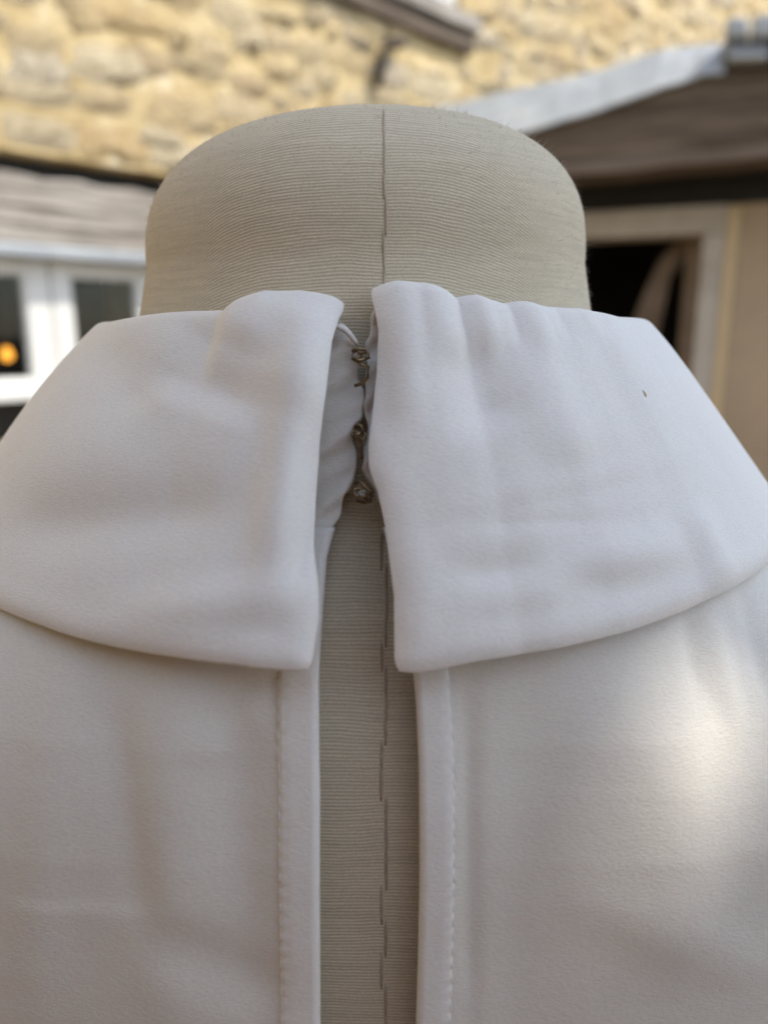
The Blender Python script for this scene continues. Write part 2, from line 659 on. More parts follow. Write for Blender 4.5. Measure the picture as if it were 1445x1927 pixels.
def casement(xa, xb, xga, xgb, label, left_hidden=False):
    f = MB()
    root = None
    ya, yb = 0.035, 0.085
    f.box(xa, xga, ya, yb, z_bot, z_head)
    root = f.build('casement_window', M['white_paint'], cot, bevel=0.006)
    tag(root, label)
    for (a, b, c, d_, nm) in ((xgb, xb, z_bot, z_head, 'stile'), (xga, xgb, z_gt, z_head, 'rail'), (xga, xgb, z_bot, z_gb, 'rail')):
        q = MB()
        q.box(a, b, ya + .002, yb - .002, c, d_)
        q.build(nm, M['white_paint'], root, bevel=0.006)
    # inner glazing bead, then the pane
    q = MB()
    bd = 0.006
    q.box(xga, xga + bd, ya + .016, yb - .005, z_gb, z_gt)
    q.box(xgb - bd, xgb, ya + .016, yb - .005, z_gb, z_gt)
    q.box(xga + bd, xgb - bd, ya + .016, yb - .005, z_gt - bd, z_gt)
    q.box(xga + bd, xgb - bd, ya + .016, yb - .005, z_gb, z_gb + bd)
    q.build('glazing_bead', M['white_paint'], root)
    q = MB()
    q.box(xga + .002, xgb - .002, ya + .026, ya + .030, z_gb + .002, z_gt - .002)
    q.build('pane', M['glass'], root)
    return root


X = lambda px, y=.04: cw(px, 610, y)[0]
casement(xw0 + .02, X(101), X(-250), X(55), 'left casement with a lamp glowing behind its glass')
casement(X(103.5), xw1 - .02, X(141), X(264), 'right casement partly hidden by the neck')
sl = MB()
sl.box(xw0 - .03, xw1 + .03, -0.012, 0.10, z_bot - 0.018, z_bot - 0.002)
sl.build('window_sill', M['white_paint'], cot, bevel=.003)
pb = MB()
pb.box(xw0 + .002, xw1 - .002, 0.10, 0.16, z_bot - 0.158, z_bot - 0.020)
pb.build('sill_shade_board', M['black'], cot)  # black board in place of the shade below the sill

# the room behind the casements
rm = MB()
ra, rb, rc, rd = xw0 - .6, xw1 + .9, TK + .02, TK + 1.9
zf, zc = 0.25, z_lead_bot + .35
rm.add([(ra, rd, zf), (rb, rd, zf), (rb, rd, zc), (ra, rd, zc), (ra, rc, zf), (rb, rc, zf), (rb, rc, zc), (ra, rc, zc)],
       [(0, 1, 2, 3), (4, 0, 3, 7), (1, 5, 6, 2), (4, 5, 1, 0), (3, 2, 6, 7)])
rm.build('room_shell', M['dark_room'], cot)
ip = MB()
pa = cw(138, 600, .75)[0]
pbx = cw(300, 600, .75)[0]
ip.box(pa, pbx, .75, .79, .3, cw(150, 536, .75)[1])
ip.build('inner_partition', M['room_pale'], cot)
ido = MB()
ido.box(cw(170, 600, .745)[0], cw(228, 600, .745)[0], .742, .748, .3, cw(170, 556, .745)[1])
ido.build('inner_doorway', M['slate_blue'], cot)  # flat dark board in place of the darkness inside an opening

# upper window with its sill
us = MB()
us.box(UX0 - .12, cw(884, 92)[0], -0.07, 0.02, usz, usz + .07)
us.build('upper_sill', M['oak_grey'], cot, bevel=.006)
ub = MB()
ub.box(UX0 - .12, cw(880, 92)[0], -0.045, 0.01, usz - .085, usz - .003)
ub.build('sill_timber', M['oak_dark'], cot, bevel=.008)
uf = MB()
uf.box(UX0, UX1, .03, .10, UZ0, UZ0 + .07)
ufo = uf.build('upper_window', M['white_paint'], cot, bevel=.004)
for a, b, c, d_ in ((UX0, UX0 + .07, UZ0 + .072, UZ1), (UX1 - .07, UX1, UZ0 + .072, UZ1), (UX0 + .072, UX1 - .072, UZ1 - .07, UZ1)):
    q = MB()
    q.box(a, b, .03, .10, c, d_)
    q.build('stile', M['white_paint'], ufo, bevel=.004)
q = MB()
q.box(UX0 + .071, UX1 - .071, .06, .064, UZ0 + .071, UZ1 - .071)
q.build('pane', M['glass'], ufo)
q = MB()
q.box(UX0 - .1, UX1 + .1, TK + .01, TK + .03, UZ0 - .1, UZ1 + .1)
q.build('blind', M['room_pale'], ufo)

# iron bracket on the wall
b0 = cw(701, 168)
b1 = cw(701, 108)
b2 = cw(742, 84)
ib = MB()
ib.tube([(b0[0], -.03, b0[1]), (b0[0], -.05, (b0[1] + b1[1]) / 2), (b1[0], -.06, b1[1]), (b1[0] + .03, -.06, b1[1] + .05), (b2[0], -.05, b2[1]), (b2[0] + .01, .02, b2[1])], .021, 8)
ib.build('iron_bracket', M['iron'], cot, smooth=True)

# roof so the cottage is a whole house
rf = MB()
rf.add([(X0 - .1, -.25, ZT), (X1 + .1, -.25, ZT), (X1 + .1, 2.6, ZT + 2.2), (X0 - .1, 2.6, ZT + 2.2), (X0 - .1, -.25, ZT + .1), (X1 + .1, -.25, ZT + .1), (X1 + .1, 2.6, ZT + 2.3), (X0 - .1, 2.6, ZT + 2.3)],
       [(0, 3, 2, 1), (4, 5, 6, 7), (0, 1, 5, 4), (1, 2, 6, 5), (2, 3, 7, 6), (3, 0, 4, 7)])
rf.build('roof', M['slate'], cot)

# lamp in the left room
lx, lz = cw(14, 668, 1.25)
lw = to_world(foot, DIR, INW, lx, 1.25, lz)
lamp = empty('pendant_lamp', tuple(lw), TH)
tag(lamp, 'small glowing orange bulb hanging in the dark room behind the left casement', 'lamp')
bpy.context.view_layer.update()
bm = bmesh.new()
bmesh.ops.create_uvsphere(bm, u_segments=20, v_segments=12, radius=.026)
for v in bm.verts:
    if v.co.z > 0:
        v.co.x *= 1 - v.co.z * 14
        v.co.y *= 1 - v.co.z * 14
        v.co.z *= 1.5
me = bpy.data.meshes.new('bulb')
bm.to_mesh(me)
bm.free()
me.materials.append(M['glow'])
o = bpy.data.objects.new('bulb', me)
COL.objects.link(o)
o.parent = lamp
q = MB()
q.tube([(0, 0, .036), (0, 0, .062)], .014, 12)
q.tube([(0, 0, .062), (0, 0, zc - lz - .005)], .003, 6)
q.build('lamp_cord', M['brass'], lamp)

# ------------------------------------------------------------------ outbuilding (right)
TH2 = R(-22)
dx2 = np.array([math.cos(TH2), math.sin(TH2), 0])
in2 = np.array([-math.sin(TH2), math.cos(TH2), 0])
al = R(20)
org2 = np.array([math.sin(al) * 2.6, -D + math.cos(al) * 2.6, 0])
outb = empty('outbuilding', tuple(org2), TH2)
tag(outb, 'low beige outbuilding on the right with a dark timber fascia beam under pale lead flashing', 'outbuilding')


def ow(px, py, y=0.0):
    return local_hit(px, py, org2, dx2, in2, y)


SET = 0.34                                                  # wall stands this far behind the fascia
beam_bot = [(640, 371), (800, 357), (1000, 340), (1080, 332), (1180, 325), (1262, 314), (1362, 307), (1445, 297), (1560, 286), (1700, 270)]
beam_top = [(1700, 70), (1560, 98), (1445, 124), (1362, 134), (1327, 135), (1262, 155), (1172, 188), (1071, 218), (986, 246), (860, 281), (740, 312), (640, 335)]
fb = MB()
fb.prism([ow(*p) for p in beam_bot] + [ow(*p) for p in beam_top], 0.0, 0.16)
fbo = fb.build('fascia_beam', M['oak_dark'], outb, bevel=.008)
lip = MB()                                                  # lighter bottom arris board
lip.prism([ow(px, py - 1) for px, py in beam_bot] + [ow(px, py - 26) for px, py in beam_bot[::-1]], -0.012, -0.001)
lip.build('drip_board', M['oak_drip'], outb, bevel=.003)

fl_top = [(600, 258), (740, 224), (820, 203), (931, 176), (1046, 150), (1141, 128), (1237, 95), (1322, 83), (1362, 80)]
fl_bot = [(600, 352), (740, 314), (820, 293), (931, 263), (1046, 228), (1141, 200), (1237, 165), (1322, 137), (1362, 134)]
for i in range(len(fl_top) - 1):                            # each sheet of lead laps the next
    a, b, c, d_ = fl_bot[i], fl_bot[i + 1], fl_top[i + 1], fl_top[i]
    q = MB()
    yf, yk = -.022 - .002 * (i % 2), .15
    lo = [ow(a[0] - 2, a[1], yf), ow((a[0] + b[0]) / 2, (a[1] + b[1]) / 2 + rng.uniform(-2, 3), yf), ow(b[0] + 2, b[1], yf)]
    hi = [ow(d_[0] - 2, d_[1], yk), ow((c[0] + d_[0]) / 2, (c[1] + d_[1]) / 2, yk), ow(c[0] + 2, c[1], yk)]
    vs = [(x, yf, z) for x, z in lo] + [(x, yk, z) for x, z in hi]
    vs += [(x, y + .004, z - .008) for x, y, z in vs]
    q.add(vs, [(0, 1, 4, 3), (1, 2, 5, 4), (6, 9, 10, 7), (7, 10, 11, 8), (0, 6, 7, 1), (1, 7, 8, 2), (3, 4, 10, 9), (4, 5, 11, 10), (0, 3, 9, 6), (2, 8, 11, 5)])
    q.build('lead_flashing', M['lead'], outb, bevel=.002)
# flat lead roof behind the flashing
rt = MB()
tp = [ow(*p, .15) for p in fl_top] + [ow(1560, 60, .15), ow(1700, 48, .15)]
for (xa, za), (xb, zb) in zip(tp[:-1], tp[1:]):
    rt.add([(xa, .156, za - .014), (xb, .156, zb - .014), (xb, 1.9, zb - .06), (xa, 1.9, za - .06)], [(0, 1, 2, 3)])
rt.build('lead_roof', M['lead'], outb)
# slates and lead caps at the upper right corner
for i, (pa_, pb_, ya_, yb_, ph_, mt_) in enumerate(((1362, 1408, 82, 44, 0, 'lead'), (1411, 1470, 80, 40, 0, 'lead'), (1473, 1560, 76, 34, 0, 'lead'),
                                          (1356, 1450, 108, 84, 1, 'slate'), (1452, 1580, 104, 80, 1, 'slate'), (1366, 1446, 124, 109, 2, 'lead'), (1449, 1600, 120, 106, 2, 'lead'))):
    q = MB()
    p0, p1 = ow(pa_, ya_), ow(pb_, ya_ - 2)
    t0_, t1_ = ow(pa_ + 3, yb_), ow(pb_ - 3, yb_ - 3)
    q.prism([p0, p1, t1_, t0_], -0.05 + .025 * (ph_ == 1), 0.30)
    q.build('ridge_slate' if mt_ == 'slate' else 'lead_cap', M[mt_], outb, bevel=.01)

Y = SET
xj_in = ow(1312, 560, Y)[0]
xj_out = ow(1352, 560, Y)[0]
xs_out = ow(1378, 560, Y)[0]
xd0 = ow(930, 560, Y)[0]
zh_top = ow(1366, 385, Y)[1]
zh_bot = ow(1283, 443, Y)[1]
zb_bot = zh_top + .002
XL, XR = ow(600, 400, Y)[0], ow(1700, 400, Y)[0]
ztop = min(ow(640, 330)[1], ow(1700, 70)[1])
wl = MB()
wl.box(xs_out, XR, Y, Y + .2, 0, zb_bot - .002)
wl.box(XL, xd0 - .12, Y, Y + .2, 0, zb_bot - .002)
wl.box(XR - .2, XR, Y + .2, Y + 1.9, 0, zb_bot - .002)
wl.build('wall', M['beige_render'], outb)
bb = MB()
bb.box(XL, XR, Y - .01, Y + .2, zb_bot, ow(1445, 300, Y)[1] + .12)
bb.build('head_shade_board', M['black'], outb)  # black board painting in the shadow band under the fascia beam
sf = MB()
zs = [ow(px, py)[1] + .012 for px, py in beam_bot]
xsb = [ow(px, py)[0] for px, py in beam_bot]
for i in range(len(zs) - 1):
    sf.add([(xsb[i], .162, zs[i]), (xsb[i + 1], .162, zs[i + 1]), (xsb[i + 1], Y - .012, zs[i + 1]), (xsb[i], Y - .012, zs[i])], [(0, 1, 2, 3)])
sf.build('shade_soffit', M['black'], outb)  # black colour stands in for the deep shade beneath the eave
hd = MB()
hd.box(xd0 - .12, xj_out, Y - .03, Y + .12, zh_bot, zh_top - .002)
hd.build('door_head', M['cream_paint'], outb, bevel=.004)
jb = MB()
jb.box(xj_in, xj_out, Y - .028, Y + .12, 0, zh_bot - .002)
jb.build('door_jamb', M['cream_paint'], outb, bevel=.004)
jb = MB()
jb.box(xd0 - .12, xd0, Y - .028, Y + .12, 0, zh_bot - .002)
jb.build('door_jamb', M['cream_paint'], outb, bevel=.004)
ar = MB()
ar.box(xj_out + .002, xs_out - .002, Y - .018, Y + .1, 0, zh_top - .004)
ar.build('architrave', M['ochre_paint'], outb, bevel=.004)
# inside the doorway: a stile, a slanting timber brace, the dark room
st = MB()
st.box(ow(1284, 560, Y + .16)[0], ow(1312, 560, Y + .16)[0] + .03, Y + .14, Y + .19, 0, zh_bot + .05)
st.build('inner_stile', M['brown_door'], outb, bevel=.004)
br_ = MB()
yb2 = Y + .24
br_.prism([ow(1150, 760, yb2), ow(1215, 760, yb2), ow(1236, 640, yb2), ow(1262, 520, yb2), ow(1300, 470, yb2), ow(1300, 430, yb2), ow(1283, 440, yb2), ow(1240, 492, yb2), ow(1214, 545, yb2), ow(1188, 608, yb2)], yb2, yb2 + .06)
br_.build('inner_brace', M['brown_door'], outb, bevel=.006)
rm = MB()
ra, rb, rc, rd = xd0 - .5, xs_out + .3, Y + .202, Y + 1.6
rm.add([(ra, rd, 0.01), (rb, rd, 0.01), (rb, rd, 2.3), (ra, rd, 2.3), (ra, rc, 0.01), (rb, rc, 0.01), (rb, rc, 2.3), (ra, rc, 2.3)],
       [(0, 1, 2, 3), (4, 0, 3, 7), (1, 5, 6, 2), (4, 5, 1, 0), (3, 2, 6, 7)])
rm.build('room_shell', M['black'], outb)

# ------------------------------------------------------------------ dress form
NX = -0.0045
TOP_Z, TOP_H, TOP_N, R0, TAPER = 0.04975, 0.03447, 2.66, 0.05800, 0.1859
LV = np.array([  # z, rx, ry
    (0.03, .0524, .0524), (0.016, .0550, .0550), (0.0, .0580, .0580), (-.012, .0607, .0603), (-.025, .069, .0655), (-.035, .081, .0700), (-.05, .107, .0790), (-.07, .145, .0865),
    (-.09, .168, .0905), (-.12, .180, .0935), (-.18, .183, .0970), (-.26, .170, .0950), (-.36, .138, .086), (-.42, .128, .082), (-.52, .160, .102), (-.62, .166, .106), (-.64, .150, .095)])


def lv(z, off=0.0):
    zz = LV[::-1, 0]
    fx, fy = LV[::-1, 1], LV[::-1, 2]
    z = np.asarray(z, float)

    def sm(vals):
        return sum(w * np.interp(z + d_, zz, vals) for d_, w in ((-.008, .25), (0, .5), (.008, .25)))
    return sm(fx) + off, sm(fy) + off


def body_r(phi, z, off=0.0):
    rx, ry = lv(z, off)
    s, c = np.abs(np.sin(phi)), np.abs(np.cos(phi))
    n_ = 2.0 + 0.35 * np.clip((-z - .03) / .06, 0, 1)
    return ((s / rx) ** n_ + (c / ry) ** n_) ** (-1 / n_)


def pol(r, phi, z):
    return np.stack([NX + r * np.sin(phi), -r * np.cos(phi), EZ + z], -1)


def polar(P):
    x, y = P[..., 0] - NX, P[..., 1]
    return np.hypot(x, y), np.arctan2(x, -y), P[..., 2] - EZ


form = empty('dress_form', (NX, 0, 0))
tag(form, 'beige jersey covered dress form with a tall domed neck and a back seam', 'dress form')


def rel(P, o=(NX, 0, 0)):
    return P - np.array(o)


zs_n = np.concatenate([TOP_Z - TOP_H + TOP_H * np.sin(np.linspace(1, 0, 40) * np.pi / 2), np.linspace(TOP_Z - TOP_H, -.15, 80)[1:], np.linspace(-.15, -.64, 40)[1:]])
ph = np.linspace(0, 2 * np.pi, 193)[:-1]
rows = []
for z in zs_n:
    if z > TOP_Z - TOP_H:
        s = (z - TOP_Z + TOP_H) / TOP_H
        r = np.full_like(ph, (R0 - TAPER * (TOP_Z - TOP_H)) * max(0, 1 - s ** TOP_N) ** (1 / TOP_N))
    else:
        r = body_r(ph, z)
    # slight groove along the back seam
    rows.append(pol(r, ph, np.full_like(ph, z)))
Pn = np.array(rows)
nr, nc = Pn.shape[:2]
def tilt(P):
    P = np.array(P)
    P[..., 2] += (P[..., 0] - NX) * .022 * np.clip((P[..., 2] - EZ) / .03, 0, 1)
    return P


V = list(rel(tilt(Pn.reshape(-1, 3))))
Fc = []
for i in range(nr - 1):
    for j in range(nc):
        k = (j + 1) % nc
        Fc.append((i * nc + j, (i + 1) * nc + j, (i + 1) * nc + k, i * nc + k))
Fc.append(tuple((nr - 1) * nc + j for j in range(nc - 1, -1, -1)))
torso = mesh_obj('torso', V, Fc, M['knit'], form, True)


def form_r(phi, z):
    z = np.asarray(z, float)
    s = np.clip((z - TOP_Z + TOP_H) / TOP_H, 0, 1)
    rt_ = (R0 - TAPER * (TOP_Z - TOP_H)) * np.clip(1 - s ** TOP_N, 0, 1) ** (1 / TOP_N)
    return np.where(z > TOP_Z - TOP_H, rt_, body_r(phi, np.minimum(z, TOP_Z - TOP_H)))


def form_fn(P):
    r, p_, z = polar(P)
    return np.where(z > TOP_Z, 1.0, r - form_r(p_, np.minimum(z, TOP_Z - 1e-5)))


# back seam: a line of short stitched lengths that step left and right
seam_px = []
yy = 203.0
while yy < 1935:
    L = rng.uniform(45, 75)
    seam_px.append((yy, min(yy + L, 1940)))
    yy += L - 4
jx = 722.0
for k, (ya, yb) in enumerate(seam_px):
    jn = 722 + (rng.uniform(-.6, .6) if ya < 300 else rng.uniform(-1.5, 4.5) if ya < 1000 else rng.choice([-4.5, 4.0]) + rng.uniform(-1, 1))
    q = MB()
    pts = [hit(jn + rng.normal() * .4, v, form_fn) for v in np.linspace(ya - 3, yb + 4, 7)]
    pts = [rel(p_ + np.array([0, 0.00010, 0])) for p_ in pts]
    q.tube(pts, [.0002, .0003, .00034, .00034, .00034, .0003, .0002], 6)
    q.build('seam_stitch', M['seam_thread'], form, True)
    jx = jn

# loose fibres standing off the jersey
nf = 14000
zf_ = rng.uniform(-0.012, TOP_Z - .0015, nf)
pf = rng.uniform(-np.pi, np.pi, nf)
rf_ = form_r(pf, zf_)
base = pol(rf_ - .0001, pf, zf_)
eps = 1e-4
slope = (form_r(pf, zf_ + eps) - form_r(pf, zf_ - eps)) / (2 * eps)
nrm = np.stack([np.sin(pf), -np.cos(pf), -slope], -1)
nrm /= np.linalg.norm(nrm, axis=1)[:, None]
dirv = nrm * rng.uniform(.15, .8, nf)[:, None] + rng.normal(size=(nf, 3)) * .55
dirv /= np.linalg.norm(dirv, axis=1)[:, None]
ln = rng.gamma(2.2, .00042, nf)[:, None]
sd = np.cross(dirv, rng.normal(size=(nf, 3)))
sd /= np.linalg.norm(sd, axis=1)[:, None]
tip = base + dirv * ln + rng.normal(size=(nf, 3)) * .0001
wd = .000034
Vf = np.stack([base - sd * wd, base + sd * wd, tip], 1).reshape(-1, 3)
fz = mesh_obj('fabric_fuzz', rel(tilt(Vf)), [(3 * i, 3 * i + 1, 3 * i + 2) for i in range(nf)], simple('jersey_fibre', (0.55, 0.51, 0.43), 0.9, .1, 100), form)
tag(fz, kind='stuff')

q = MB()
q.tube([(0, 0, .05), (0, 0, EZ - .64)], .014, 16)
q.build('stand_pole', M['pole'], form, True)
for a in range(3):
    an = R(40 + 120 * a)
    q = MB()
    q.tube([(0, 0, .16), (math.cos(an) * .12, math.sin(an) * .12, .13), (math.cos(an) * .24, math.sin(an) * .24, .012)], [.014, .013, .011], 10)
    q.build('stand_foot', M['pole'], form, True)

# ------------------------------------------------------------------ white blouse
bl = empty('blouse', (NX, 0, EZ - .45))
tag(bl, 'white satin blouse with a wide turned-down collar, open down the back of the dress form', 'blouse')
BO = (NX, 0, EZ - .45)


def ss(x):
    x = np.clip(x, 0, 1)
    return x * x * (3 - 2 * x)


def ridge(px, py, x0, y0, x1, y1, w, amp, taper=0.25):
    """A soft ridge (amp > 0) or hollow along a line drawn on the cloth."""
    dx, dy = x1 - x0, y1 - y0
    L = math.hypot(dx, dy)
    t = ((px - x0) * dx + (py - y0) * dy) / L ** 2
    d_ = ((px - x0) * dy - (py - y0) * dx) / L
    al_ = ss((t + taper) / (2 * taper)) * ss((1 + taper - t) / (2 * taper))
    return amp * np.exp(-(d_ / w) ** 2) * al_


def step(px, py, x0, y0, x1, y1, w, amp, reach, taper=0.25):
    """Cloth stands amp higher on the left of the line, fading over reach."""
    dx, dy = x1 - x0, y1 - y0
    L = math.hypot(dx, dy)
    t = ((px - x0) * dx + (py - y0) * dy) / L ** 2
    d_ = ((px - x0) * dy - (py - y0) * dx) / L
    al_ = ss((t + taper) / (2 * taper)) * ss((1 + taper - t) / (2 * taper))
    return amp * ss(d_ / w * .5 + .5) * np.exp(-np.maximum(d_, 0) / reach) * al_


def collar_k(phi):
    a = np.abs(phi)
    k = np.interp(a, [0, R(35), R(90), R(140), np.pi], [.50, .57, .80, .64, .52])
    rfold = np.where(phi > 0, np.interp(a, [0, R(40), R(90), np.pi], [.0632, .0660, .0722, .069]),
                     np.interp(a, [0, R(40), R(90), np.pi], [.0632, .0652, .0682, .068]))
    b = np.where(phi > 0, .0015, .0030)
    return k, rfold, b


def collar_r(phi, z, zf):
    k, rfold, b = collar_k(phi)
    d_ = np.maximum(zf - z, 0)
    return rfold + k * d_ + b * (1 - np.exp(-d_ / .006))


def fold_fn(P):
    r, p_, z = polar(P)
    return r - collar_k(p_)[1]


def sides(name, fold_px, edge_px, bottom_px, sgn):
    # fold line -> z as function of phi
    fp = [polar(hit(x, y, fold_fn)) for x, y in fold_px]
    fphi, fz_ = np.array([p[1] for p in fp]), np.array([p[2] for p in fp]) - .0021
    o_ = np.argsort(fphi * sgn)
    fphi, fz_ = fphi[o_] * sgn, fz_[o_]
    zfold = lambda phi: np.interp(phi * sgn, fphi, fz_)
    cfn = lambda P: (lambda q_: q_[0] - collar_r(q_[1], q_[2], zfold(q_[1])))(polar(P))
    ep = [polar(hit(x, y, cfn)) for x, y in edge_px]
    bp = [polar(hit(x, y, cfn)) for x, y in bottom_px]
    ez_, ephi = np.array([p[2] for p in ep]), np.array([p[1] for p in ep]) + sgn * np.array([.0010 / p[0] for p in ep])
    bphi, bz_ = np.array([p[1] for p in bp]) * sgn, np.array([p[2] for p in bp]) + .0005
    o_ = np.argsort(bphi)
    bphi, bz_ = bphi[o_], bz_[o_]
    zbot = lambda phi: np.interp(phi * sgn, bphi, bz_)
    return zfold, zbot, ez_, ephi, cfn


L_fold = [(653, 571), (620, 560), (560, 551), (500, 556), (455, 575), (430, 585), (400, 583), (350, 582), (270, 590), (200, 602)]
R_fold = [(694, 543), (745, 534), (800, 536), (835, 546), (862, 560), (900, 560), (930, 567), (960, 571), (985, 570), (1015, 576), (1050, 578), (1085, 584), (1115, 583), (1150, 592), (1172, 598)]
L_edge = [(653, 571), (640, 606), (628, 650), (617, 743), (604, 828), (597, 928), (597, 1019), (603, 1110), (603, 1160), (592, 1237), (586, 1262)]
R_edge = [(694, 543), (704, 580), (712, 620), (708, 700), (697, 780), (692, 840), (694, 880), (710, 922), (723, 985), (733, 1060), (741, 1123), (741, 1244), (748, 1266)]
L_bot = [(583, 1264), (500, 1258), (448, 1251), (349, 1238), (249, 1222), (150, 1200), (75, 1174), (0, 1143), (-60, 1112)]
R_bot = [(748, 1258), (758, 1264), (800, 1261), (847, 1252), (899, 1240), (980, 1227), (1056, 1215), (1160, 1190), (1265, 1154), (1369, 1105), (1442, 1056), (1510, 1006)]


def collar_disp(px, py, left):
    if left:
        d_ = step(px, py, 466, 540, 400, 690, 22, 0.0015, 170) + ridge(px, py, 476, 650, 430, 780, 50, -.0009)
        d_ += ridge(px, py, 585, 620, 520, 1080, 42, .0014) + ridge(px, py, 400, 620, 330, 740, 70, -.0009)
        d_ += ridge(px, py, 585, 820, 560, 1080, 22, -.0009)
        d_ += ridge(px, py, 150, 640, 330, 860, 90, -.0006) + ridge(px, py, 60, 900, 420, 800, 90, .0006)
        d_ += ridge(px, py, 40, 1000, 430, 960, 60, -.0009) + ridge(px, py, 250, 1160, 560, 1120, 45, .0007)
        d_ += ridge(px, py, 200, 650, 280, 760, 60, -.0006)
    else:
        d_ = ridge(px, py, 757, 520, 775, 800, 26, .0004) + ridge(px, py, 728, 640, 722, 820, 24, -.0005)
        for a, b, c, e, w, am in ((812, 530, 826, 640, 20, .0009), (850, 545, 872, 660, 16, -.0012), (888, 550, 930, 670, 17, .0011), (945, 560, 975, 650, 13, -.0010),
                                  (985, 560, 1025, 660, 15, .0010), (1030, 565, 1062, 640, 13, -.0008), (1075, 570, 1105, 640, 14, .0007), (1108, 575, 1135, 640, 12, -.0006)):
            d_ += ridge(px, py, a, b, c, e, w, am * .32, .35)
        d_ += ridge(px, py, 880, 660, 930, 800, 64, -.0014) + ridge(px, py, 985, 720, 1080, 860, 60, .0008)
        d_ += step(px, py, 890, 958, 1240, 884, 22, .0003, 60, .4) + ridge(px, py, 890, 990, 1160, 984, 18, -.00014, .4)
        d_ += ridge(px, py, 930, 1120, 1250, 1030, 40, .0009) + ridge(px, py, 860, 1080, 1150, 1090, 40, -.0007)
        d_ += ridge(px, py, 1290, 970, 1350, 1090, 30, .0006) + ridge(px, py, 800, 1030, 780, 1200, 50, .0003)
    return d_


def build_collar(left):
    sgn = -1 if left else 1
    zfold, zbot, ez_, ephi, cfn = sides('c', L_fold if left else R_fold, L_edge if left else R_edge, L_bot if left else R_bot, sgn)
    nu, nt = 230, 110
    u = np.concatenate([np.linspace(0, .62, 190), np.linspace(.62, 1, nu - 190 + 1)[1:]])
    t = np.linspace(0, 1, nt)
    edge = lambda z: np.interp(-z, -ez_, ephi)          # ez_ runs downward
    end = sgn * R(179)
    T, U = np.meshgrid(t, u, indexing='ij')
    # z from fold to lower edge depends on phi, phi's start depends on z: two passes
    phi = ephi[0] + (end - ephi[0]) * U
    for _ in range(6):
        z = zfold(phi) * (1 - T) + zbot(phi) * T
        p0 = edge(z)
        phi = p0 + (end - p0) * U
    zz = zfold(phi) * (1 - T) + zbot(phi) * T
    r = collar_r(phi, zz, zfold(phi))
    P = pol(r, phi, zz)
    px, py = project(P)
    k = collar_k(phi)[0]
    front = ss((R(105) - np.abs(phi)) / R(30))
    d_ = collar_disp(px, py, left) * front
    # fold rolls over: ease the outermost line
    nv = np.stack([np.sin(phi), -np.cos(phi), k], -1)
    nv /= np.linalg.norm(nv, axis=-1)[..., None]
    d_ = d_ * 1.7
    # turned, softly rolled edge: falls away at the very rim, a faint puff inside the seam
    de = np.minimum((1 - T) * .067, np.abs(phi - p0) * r)
    d_ = d_ - .0009 * np.exp(-(de / .0009) ** 1.5) + .00012 * np.exp(-((de - .0036) / .0018) ** 2)
    P = P + nv * d_[..., None]
    # the lower corner and hem lift a touch
    # inner roll rows above the fold going down inside (the stand)
    Rr = .0022
    bb_ = collar_k(phi[0])[2]
    ae = np.arctan(k[0] + bb_ / .006)                   # roll leaves the fold tangent to the cone
    cr, cz = r[0] - Rr * np.cos(ae), zz[0] - Rr * np.sin(ae)
    lift0 = nv[0] * d_[0][:, None]
    inner = [pol(cr - Rr - .0003 * i, phi[0], cz - .0025 * i) + lift0 * max(0, 1 - i / 5) for i in range(9)]
    # order: inner bottom -> inner top -> roll (inside to outside) -> outer rows
    arc = []
    for q_ in np.linspace(0, 1, 10)[1:-1]:
        a = np.pi + (ae - np.pi) * q_
        arc.append(pol(cr + Rr * np.cos(a), phi[0], cz + Rr * np.sin(a)) + lift0)
    full = np.concatenate([np.array(inner[::-1]), np.array(arc), P], 0)
    v_, f_ = grid_mesh(full)
    if left:
        f_ = [q_[::-1] for q_ in f_]
    o = mesh_obj('collar', rel(v_, BO), f_, M['satin_thick'], bl, True)
    m = o.modifiers.new('thickness', 'SOLIDIFY')
    m.thickness = .0016
    m.offset = -1
    bv = o.modifiers.new('rounded', 'BEVEL')
    bv.width = .0008
    bv.segments = 3
    bv.limit_method = 'ANGLE'
    bv.angle_limit = R(50)
    return o, cfn


col_l, cfn_l = build_collar(True)
col_r, cfn_r = build_collar(False)
tag(col_l, 'left half of the collar, with a deep crease at its fold')
tag(col_r, 'right half of the collar, cooler and brighter, with a small brown speck')

# brown speck on the right collar
bpy.context.view_layer.update()
dg = bpy.context.evaluated_depsgraph_get()
ce = col_r.evaluated_get(dg)
o_l = Vector(rel(CAM, BO))
ok_, loc_, nor_, _ = ce.ray_cast(o_l, Vector(ray(1212, 741)).normalized())
pt = np.array(loc_) + np.array(BO)
rr_, pp_, zz_ = polar(pt)
e1 = np.array([math.cos(pp_), math.sin(pp_), 0])
nn = np.array(nor_)
nn = nn if np.dot(nn, CAM - pt) > 0 else -nn
nn /= np.linalg.norm(nn)
e2 = np.cross(nn, e1)
loop = [pt + nn * .00012 + e1 * a * .00055 + e2 * b * .0008 for a, b in ((.0, -1), (.7, -.6), (.9, .1), (.3, .5), (-.1, 1.1), (-.4, .9), (-.3, .1), (-.6, -.5))]
mesh_obj('speck', rel(np.array(loop), BO), [tuple(range(8))], simple('brown_stain', (0.52, 0.38, 0.20), .8, .2, 2000), bl)

# ---- back panels, hung from the neck line over the form
def panel_off(phi, z):
    return .0052 + .0008 * np.exp(-((z + .055) / .03) ** 2)


def panel_fn(P):
    r, p_, z = polar(P)
    return r - body_r(p_, z, panel_off(p_, z))


